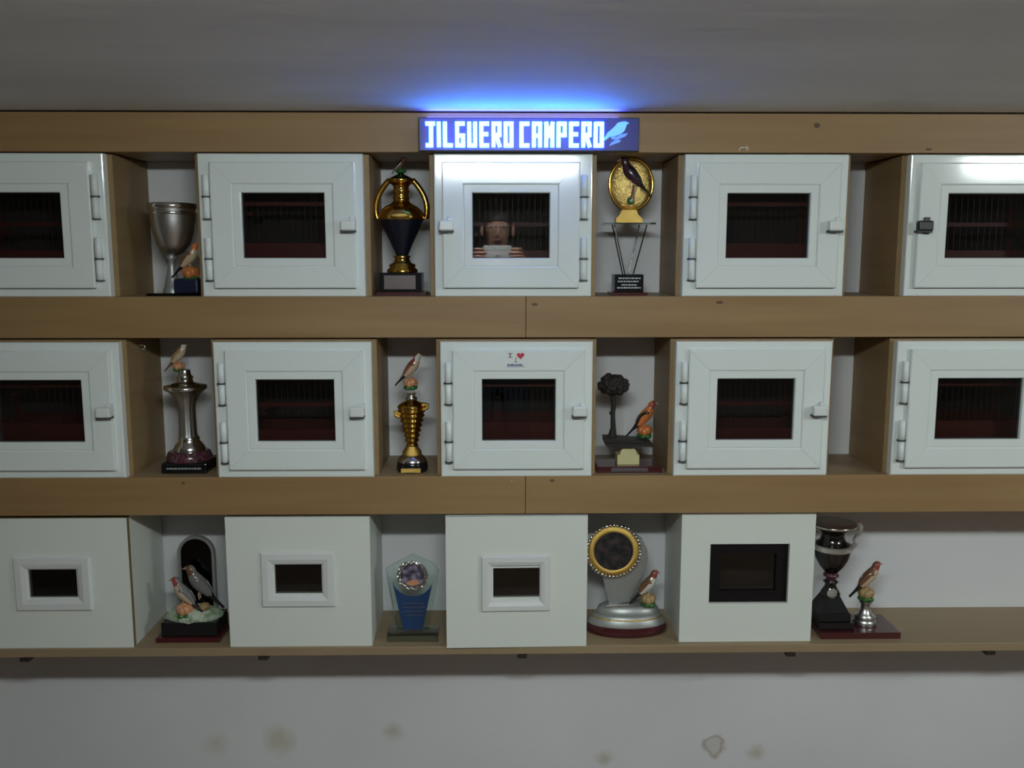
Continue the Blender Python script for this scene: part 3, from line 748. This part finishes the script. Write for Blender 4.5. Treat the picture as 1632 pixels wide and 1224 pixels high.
T.P('branch', MB().tube([(8, -8, 172), (5, -10, 156), (3, -9, 146)], [3.5, 3, 4], 8), 'bird_brown')
T.ell('leaf', (2, -9, 148), 6, 4, 6, 'leaf')

# T4 tall silver column
T = Trophy('column_trophy', 292, 752, .035, Z_R2, 'tall silver column trophy with a flared top and a pale bird', 66)
bl = T.box('base_block', -36, 38, -33, 33, 0, 18, 'black_marble', ch=3)
m = MB(); x = -26
while x < 28:
    wq = random.uniform(2, 6); m.box(x, x + wq, -33.8, -33, 8, 10.5); x += wq + 1.2
T.P('engraving', m, 'print_silver', bl)
T.lathe('base_disc', [(36, 18), (37, 21), (34, 30), (30, 33)], 'maroon_marble', 0, 0, seg=32)
T.lathe('dome', [(25, 33), (25, 37), (21, 44), (16, 49), (17, 53), (15, 56)], 'silver', 1, 0)
T.lathe('column', [(15, 55), (14, 62), (13.5, 80), (13, 100), (14.5, 112), (19, 122), (26, 130), (31, 134)], 'silver_satin', 0, 0, seg=48, flute=12, fl=.035)
T.lathe('capital', [(31, 133), (34, 135), (34, 140), (24, 143), (13, 146), (12, 152), (14, 154), (10, 158), (9, 166)], 'silver', -1, 0, seg=32)
T.flower(-10, 0, 172, 9, 'flower')
T.bird(-10, 0, 188, 46, 1, body='bird_cream', face='bird_pale', tail='bird_brown', wing='flower_yellow', bar='bird_pale')

# T5 gold spiral
T = Trophy('spiral_trophy', 655, 754, .03, Z_R2, 'gold spiral horn trophy topped by a white-headed bird', 50)
b0 = T.lathe('base', [(25, 0), (26, 3), (25, 12), (24, 16), (20, 20)], 'black_marble', 0, 0)
T.box('plaque', -16, 16, -27, -25, 2, 9, 'gold_satin', ch=.3, parent=b0)
T.lathe('dome', [(24, 14), (24, 18), (20, 24), (14, 28), (10, 30)], 'silver', 0, 0)
T.lathe('foot', [(16, 27), (16, 31), (12, 37), (9, 42)], 'gold_satin', 0, 0)
prof = []
for i in range(57):
    t = i / 56; rr = 8.5 + 15 * t ** 1.2 + 1.3 * math.sin(t * 2 * PI * 8)
    prof.append((rr, 40 + 66 * t))
prof += [(22, 109), (17, 113), (9, 116), (8, 119)]
T.lathe('spiral_horn', prof, 'gold', 0, 0, seg=30, flute=5, fl=.03)
T.P('scroll', MB().tube([(-14, -4, 92), (-21, -6, 97), (-27, -6, 98), (-25, -7, 93), (-18, -7, 90)], [4, 4, 3.4, 3, 2.5], 8), 'gold_satin')
T.P('scroll', MB().tube([(14, -4, 104), (21, -6, 111), (27, -6, 110), (26, -7, 105), (20, -7, 102)], [4, 4, 3.6, 3, 2.5], 8), 'gold_satin')
T.lathe('neck', [(9, 118), (10, 121), (6, 124), (7, 128), (9, 130)], 'silver', 0, 0)
T.flower(-1, 0, 146, 11, 'flower')
T.bird(0, 0, 168, 52, 1, body='bird_cream', face='bird_pale', tail='bird_black', wing='bird_brown', back='bird_red')

# T6 bronze tree
T = Trophy('tree_trophy', 1003, 755, .03, Z_R2, 'dark bronze tree trophy with an orange bird on a cream pedestal', 56)
bl = T.box('base_slab', -53, 53, -28, 28, 0, 11, 'maroon')
T.box('plaque', -30, 30, -29, -28, 2.5, 8.5, 'plaque_grey', ch=.3, parent=bl)
n = 12; T.P('pedestal', MB().prism([(-18, 11), (18, 11), (18, 27)] + [(14 * math.cos(PI * i / n), 27 + 14 * math.sin(PI * i / n)) for i in range(n + 1)] + [(-18, 27)], -14, 14), 'cream')
T.P('tray', MB().prism([(-37, 42), (-15, 41), (2, 40), (20, 42), (38, 41), (40, 45), (20, 47), (2, 46), (-15, 48), (-38, 47)], -22, 22), 'bronze')
T.P('ground', MB().prism([(-39, 46), (38, 44), (34, 50), (10, 52), (-12, 54), (-40, 55)], -18, 18), 'bronze')
T.P('trunk', MB().tube([(-26, 0, 52), (-25, 0, 58), (-24, 0, 70), (-25, 0, 90), (-24, 0, 108), (-25, 0, 124)], [11, 7, 4.5, 3.8, 4, 5], 10), 'bronze')
T.P('twig', MB().tube([(-25, 0, 90), (-29, -1, 94), (-30, -1, 97)], [2.5, 2.2, 1.2], 7), 'bronze')
m = MB(); m.ell((-25, 0, 141), 23, 18, 17, seg=18, rings=12, lump=.06)
for i in range(46):
    a = random.uniform(0, 2 * PI); u = random.uniform(-.9, .95); q = math.sqrt(1 - u * u)
    m.ell((-25 + 21 * q * math.cos(a), 16 * q * math.sin(a), 141 + 16 * u), 6, 6, 5, seg=8, rings=6, lump=.1)
T.P('crown', m, 'bronze')
T.flower(28, 0, 65, 12, 'bird_orange')
T.bird(27, 0, 86, 58, 1, body='bird_orange', face='bird_red', wing='bird_black', back='bird_orange')

# T7 arch with two birds
T = Trophy('arch_trophy', 300, 1018, .035, Z_R3, 'trophy with two goldfinches before a dark arched glass', 74)
T.box('base_slab', -54, 52, -37, 37, 0, 8, 'maroon')
T.box('base_block', -46, 46, -31, 31, 8, 32, 'black_marble')
T.P('mossy_ground', MB().ell((0, -2, 34), 49, 30, 17, lump=.07), 'moss')
cxa = 4
def arch(r0, r1, z0, zc): 
    n = 18
    return [(cxa - r1, z0)] + [(cxa - r1 * math.cos(PI * i / n), zc + r1 * math.sin(PI * i / n)) for i in range(n + 1)] + [(cxa + r1, z0)]
n = 18
out = arch(0, 31, 36, 138); inn = arch(0, 26, 36, 138)
m = MB(); c = len(out)
vs = [(x, 8, z) for x, z in out] + [(x, 8, z) for x, z in inn] + [(x, 16, z) for x, z in out] + [(x, 16, z) for x, z in inn]
for i in range(c - 1):
    m.add(vs, [(i, i + 1, c + i + 1, c + i), (2 * c + i, 3 * c + i, 3 * c + i + 1, 2 * c + i + 1), (i, 2 * c + i, 2 * c + i + 1, i + 1), (c + i, c + i + 1, 3 * c + i + 1, 3 * c + i)])
T.P('arch_frame', m, 'pewter')
T.P('arch_glass', MB().prism(inn, 11, 13), 'smoked')
T.P('back_plate', MB().prism(inn, 13.5, 15.5), 'black_marble')
T.bird(14, -4, 86, 74, -1, body='bird_grey', face='bird_brown', wing='bird_grey', back='bird_grey')
T.bird(-9, -16, 74, 66, -1, body='bird_cream', face='bird_red', wing='bird_grey', back='bird_grey')
T.flower(-10, -18, 51, 13, 'flower')
T.flower(22, -14, 54, 8, 'flower_yellow', leaf=False)

# T8 blue glass plaque
T = Trophy('glass_plaque', 658, 1020, .03, Z_R3, 'clear glass plaque with a blue inset and a silver wreath medallion', 34)
T.box('base_slab', -43, 42, -17, 17, 0, 17, 'clear')
T.P('glass_panel', MB().prism([(-27, 17), (27, 17), (44, 116), (36, 130), (0, 147), (-45, 122)], -4, 4), 'clear')
cz = 110; arc = [(35 * math.sin(a), cz - 35 * math.cos(a)) for a in [(-1.3 + 2.6 * i / 16) for i in range(17)]]
ins = T.P('blue_inset', MB().prism([(-17, 17.2), (15, 17.2)] + list(reversed(arc)), -5.2, -4.2), 'royal_blue')
m = MB()
for j, zz in enumerate((62, 55, 48, 41)):
    x = -18 + j * 1.5
    while x < 18 - j * 1.5:
        wq = random.uniform(2, 5); m.box(x, x + wq, -5.8, -5.2, zz, zz + 2); x += wq + 1.2
T.P('engraving', m, 'plaque_grey', ins)
md = T.P('medallion', MB().lathe([(20, -.8), (20, .8)], seg=32), 'photo_print')
for v in md.data.vertices: v.co = Vector((v.co.x, v.co.z - 6 * T.k, v.co.y + 112 * T.k))
m = MB()
for i in range(26):
    a = 2 * PI * i / 26; rr = 22 + (i % 2) * 2.6
    m.tube([(rr * math.cos(a), -7, 112 + rr * math.sin(a)), ((rr - 1) * math.cos(a + .24), -9, 112 + (rr - 1) * math.sin(a + .24)), ((rr + 1.4) * math.cos(a + .42), -8, 112 + (rr + 1.4) * math.sin(a + .42))], [1.2, 2.2, .6], 6)
m.torus((0, -6.5, 112), 22.5, 2.0, seg=40, sub=8)
T.P('wreath', m, 'silver', md)
T.P('photo_figure', MB().prism([(-11, 97), (-4, 94.5), (6, 95), (11, 98), (9, 103), (3, 105), (-4, 103), (-9, 101)], -7.4, -6.9), 'flower', md)

# T9 round gold rimmed disc
T = Trophy('disc_trophy', 1003, 1010, .04, Z_R3, 'round gold-rimmed disc trophy with a goldfinch on an oval maroon foot', 76)
T.lathe('oval_foot', [(66, 0), (69, 3), (69, 12), (66, 17)], 'maroon', 0, 0, ry=.54, seg=48)
T.lathe('foot_rim', [(67, 17), (66, 20), (59, 30), (55, 33)], 'pewter', 0, 0, ry=.54, seg=48)
T.lathe('gold_band', [(60, 27), (61, 28.5), (60, 30)], 'gold_satin', 0, 0, ry=.54, seg=48)
T.lathe('upper_foot', [(54, 32), (54, 36), (50, 44), (42, 48)], 'pewter', 2, 0, ry=.5, seg=40)
T.P('silver_bar', MB().tube([(-38, -16, 49), (2, -16, 51)], 2.0, 8), 'silver')
RC = (-25, -6, 143)
# crescent that carries the ring
OUT = [(38, 46), (20, 53), (0, 58), (-15, 61), (-30, 64), (-45, 68), (-57, 76), (-66, 86), (-72, 96)]
o1 = [(RC[0] + q * math.cos(math.radians(a)), RC[2] + q * math.sin(math.radians(a))) for a, q in OUT]
i1 = [(RC[0] + 36 * math.cos(math.radians(a)), RC[2] + 36 * math.sin(math.radians(a))) for a in range(-125, 31, 12)]
T.P('crescent', MB().prism(o1 + [(-30, 46)] + i1, -3, 6), 'pewter')
rg = T.P('gold_ring', MB().torus((RC[0], RC[1] - 1, RC[2]), 36.5, 6.5, seg=48, sub=12, flat=.7), 'gold_satin')
m = MB()
for i in range(44):
    a = 2 * PI * i / 44; m.ell((RC[0] + 44.5 * math.cos(a), RC[1] - 3, RC[2] + 44.5 * math.sin(a)), 3.3, 3.3, 3.3, seg=7, rings=5)
T.P('crystal_beads', m, 'crystal', rg)['kind'] = 'stuff'
dc = T.P('dark_disc', MB().lathe([(33, -1), (33, 1), (31, 1.6)], seg=40), 'disc_print', rg)
for v in dc.data.vertices: v.co = Vector((v.co.x + RC[0] * T.k, v.co.z + (RC[1] - 4) * T.k, v.co.y + RC[2] * T.k))
T.flower(35, -12, 60, 12, 'flower_yellow')
T.bird(32, -12, 82, 58, 1, body='bird_pale', face='bird_red', wing='bird_brown', back='bird_brown', bar='bird_pale')

# T10 dark cup and bird on one board
T = Trophy('cup_trophy', 1369, 1010, .03, Z_R3, 'dark silver two-handled cup beside a bird, both on a maroon board', 80)
T.box('base_board', -64, 71, -40, 40, 0, 11, 'maroon')
c0 = -37
T.P('stepped_foot', MB().box(c0 - 27, c0 + 33, -30, 30, 11, 24, ch=1).box(c0 - 26, c0 + 28, -25, 25, 24, 38, ch=1), 'black_marble')
vs = [(c0 + sx * 26, sy * 23, 38) for sx, sy in ((-1, -1), (1, -1), (1, 1), (-1, 1))] + [(c0 + sx * 13, sy * 12, 64) for sx, sy in ((-1, -1), (1, -1), (1, 1), (-1, 1))]
T.P('taper', MB().add(vs, [(0, 1, 2, 3), (7, 6, 5, 4)] + [(i, (i + 1) % 4, 4 + (i + 1) % 4, 4 + i) for i in range(4)]), 'black_marble')
T.lathe('collar', [(15, 62), (17, 66), (14, 72), (10, 78), (9, 84), (13, 87), (9, 90)], 'dark_chrome', c0, 0)
T.P('ornament', MB().ell((c0 - 2, -15, 70), 8, 5, 8, lump=.2), 'silver_ornate')
T.lathe('stem', [(8, 88), (8, 94), (13, 97), (13, 100), (9, 103)], 'maroon_marble', c0, 0)
cup = T.lathe('cup_bowl', [(9, 102), (13, 106), (21, 116), (28, 130), (31, 142), (32, 148), (30, 151), (25, 155), (21, 160), (19, 168), (20, 173), (27, 179), (36, 186), (37, 189), (34, 189), (27, 182), (16, 174), (14, 160), (2, 150)], 'dark_chrome', c0, 0, seg=36)
T.lathe('band', [(31.5, 144), (34, 146), (34, 151), (31, 153)], 'silver_ornate', c0, 0, parent=cup, seg=36)
T.lathe('lip', [(36.5, 185.5), (38.5, 187), (37.5, 190), (35, 189.6)], 'silver', c0, 0, parent=cup, seg=36)
for sx in (-.93, 1.06):
    T.P('handle', MB().tube([(c0 + sx * 31, 0, 146), (c0 + sx * 36, 0, 152), (c0 + sx * 34, 0, 160), (c0 + sx * 38, 0, 168), (c0 + sx * 42, 0, 170), (c0 + sx * 44, 0, 176), (c0 + sx * 45, 0, 182), (c0 + sx * 42, 0, 187), (c0 + sx * 38, 0, 186)], [3.5, 4, 3, 3.5, 4.2, 3, 3.6, 4.4, 3], 8), 'silver_ornate')
c1 = 25
T.lathe('pedestal', [(19, 11), (20, 14), (18, 19), (16, 22), (18, 25), (12, 29), (8, 38), (7, 46), (10, 49), (10, 52)], 'silver_satin', c1, 0)
T.flower(c1, 0, 66, 13, 'flower_yellow')
T.bird(c1 + 2, 0, 91, 62, 1, body='bird_cream', face='bird_red', wing='bird_brown', back='bird_brown', bar='bird_pale')

# ------------------------------------------------------------------ the photographer, who shows only as a reflection in the middle pane
mat('skin', (0.52, 0.28, 0.19), 0.5)
mat('shirt', (0.20, 0.25, 0.33), 0.8)
mat('trousers', (0.05, 0.055, 0.07), 0.8)
mat('hair', (0.03, 0.022, 0.018), 0.6)
mat('shoe', (0.03, 0.03, 0.03), 0.5)
mat('phone_white', (0.80, 0.80, 0.78), 0.25)
mat('eye_white', (0.7, 0.7, 0.68), 0.2)
mat('lips', (0.40, 0.15, 0.12), 0.5)
PY = EYE.y - .40
def photographer():
    r = empty('person', (0, PY, 0), 'person in blue grey shirt holding a white phone up, mirrored in the pane', 'person')
    H0 = EYE.z + .13                       # centre of the face
    V = []; E = []; Rr = []
    def vtx(x, y, z, ra, rb=None): V.append((x, y, z if z > 1.4 or z < .2 else z * 1.08)); Rr.append((ra, rb or ra)); return len(V) - 1
    pel = vtx(0, 0, .92, .15, .11); wa = vtx(0, 0, 1.06, .14, .10); ch = vtx(0, .01, 1.24, .165, .11); up = vtx(0, 0, 1.36, .13, .09)
    nk = vtx(0, .01, H0 - .16, .055); n2 = vtx(0, .02, H0 - .10, .055); jaw = vtx(0, .035, H0 - .05, .062, .072); hd = vtx(0, .025, H0 + .02, .076, .092); tp = vtx(0, .015, H0 + .075, .062, .074)
    E += [(pel, wa), (wa, ch), (ch, up), (up, nk), (nk, n2), (n2, jaw), (jaw, hd), (hd, tp)]
    for sx in (-1, 1):
        sh_ = vtx(sx * .175, 0, 1.475, .062); el = vtx(sx * .275, .13, 1.17, .045); wr = vtx(sx * .135, .345, EYE.z - .05, .029)
        E += [(up, sh_), (sh_, el), (el, wr)]
        hp = vtx(sx * .09, 0, .84, .088); kn = vtx(sx * .11, .02, .48, .058); an = vtx(sx * .12, -.01, .10, .042); to = vtx(sx * .13, .10, .045, .042, .036)
        E += [(pel, hp), (hp, kn), (kn, an), (an, to)]
    me = bpy.data.meshes.new('body'); me.from_pydata(V, E, [])
    tmp = bpy.data.objects.new('tmp_body', me); COL.objects.link(tmp)
    sk = tmp.modifiers.new('skin', 'SKIN'); sk.use_smooth_shade = True
    for i, v in enumerate(me.skin_vertices[0].data): v.radius = Rr[i]; v.use_root = (i == pel)
    tmp.modifiers.new('sub', 'SUBSURF').levels = 2
    dg = bpy.context.evaluated_depsgraph_get()
    bm_ = bpy.data.meshes.new_from_object(tmp.evaluated_get(dg)); bpy.data.objects.remove(tmp)
    bm_.name = 'body'; bm_.materials.clear()
    for q in ('skin', 'shirt', 'trousers', 'shoe'): bm_.materials.append(M[q])
    for f in bm_.polygons:
        c = f.center; f.use_smooth = True
        f.material_index = 0 if (c.z > H0 - .155 or (c.y > .17 and c.z > 1.0)) else (1 if c.z > .96 else (2 if c.z > .11 else 3))
    o = bpy.data.objects.new('body', bm_); COL.objects.link(o); o.parent = r
    MB().ell((0, .0, H0 + .060), .086, .100, .072, lump=.02).ell((0, -.035, H0 + .02), .080, .078, .085, lump=.02).build('hair', 'hair', r)
    MB().tube([(0, .112, H0 + .025), (0, .122, H0 + .0), (0, .134, H0 - .018), (0, .118, H0 - .026)], [.008, .010, .013, .008], 8).build('nose', 'skin', r)
    MB().tube([(-.024, .105, H0 - .05), (0, .114, H0 - .052), (.024, .105, H0 - .05)], [.003, .007, .003], 8).build('mouth', 'lips', r)
    for sx in (-1, 1):
        ey = MB().ell((sx * .032, .100, H0 + .022), .013, .009, .009).build('eye', 'eye_white', r)
        MB().ell((sx * .032, .107, H0 + .022), .006, .004, .006, seg=10, rings=6).build('iris', 'hair', ey)
        MB().ell((sx * .084, .01, H0 + .0), .012, .020, .032).build('ear', 'skin', r)
        hz = EYE.z + .004; q = .020
        h = MB(); h.ell((sx * .108, .360, hz - .014), .026, .022, .040); h.ell((sx * .126, .350, hz - .034), .024, .024, .032)
        for i, (zz, ln) in enumerate(((.026, .052), (.008, .060), (-.010, .056), (-.028, .044))):
            h.tube([(sx * (.098 + q), .372, hz + zz * .8), (sx * (.092 + q), .390, hz + zz), (sx * (.078 + q), .397, hz + zz), (sx * (.098 + q - ln), .396, hz + zz)], [.0095, .0092, .0085, .0065], 8)
        h.tube([(sx * .106, .352, hz - .010), (sx * .088, .356, hz + .010), (sx * .066, .366, hz + .016), (sx * .050, .370, hz + .014)], [.012, .011, .010, .007], 8)
        h.build('hand', 'skin', r)
photographer()
ph = empty('phone', (0, EYE.y - .018, EYE.z - .022), 'white phone held sideways in both hands, mirrored in the pane', 'phone')
MB().box(-.070, .070, -.0045, .0045, 0, .071, ch=.003).build('phone_body', 'phone_white', ph)
MB().box(-.056, .056, -.0052, -.0045, .005, .066).build('screen', 'black_plastic', ph)
lens = MB().lathe([(.006, 0), (.006, .0008)], seg=16).build('lens', 'black_plastic', ph)
lens.location = (0, .0045, .022); lens.rotation_euler = (-PI / 2, 0, 0)
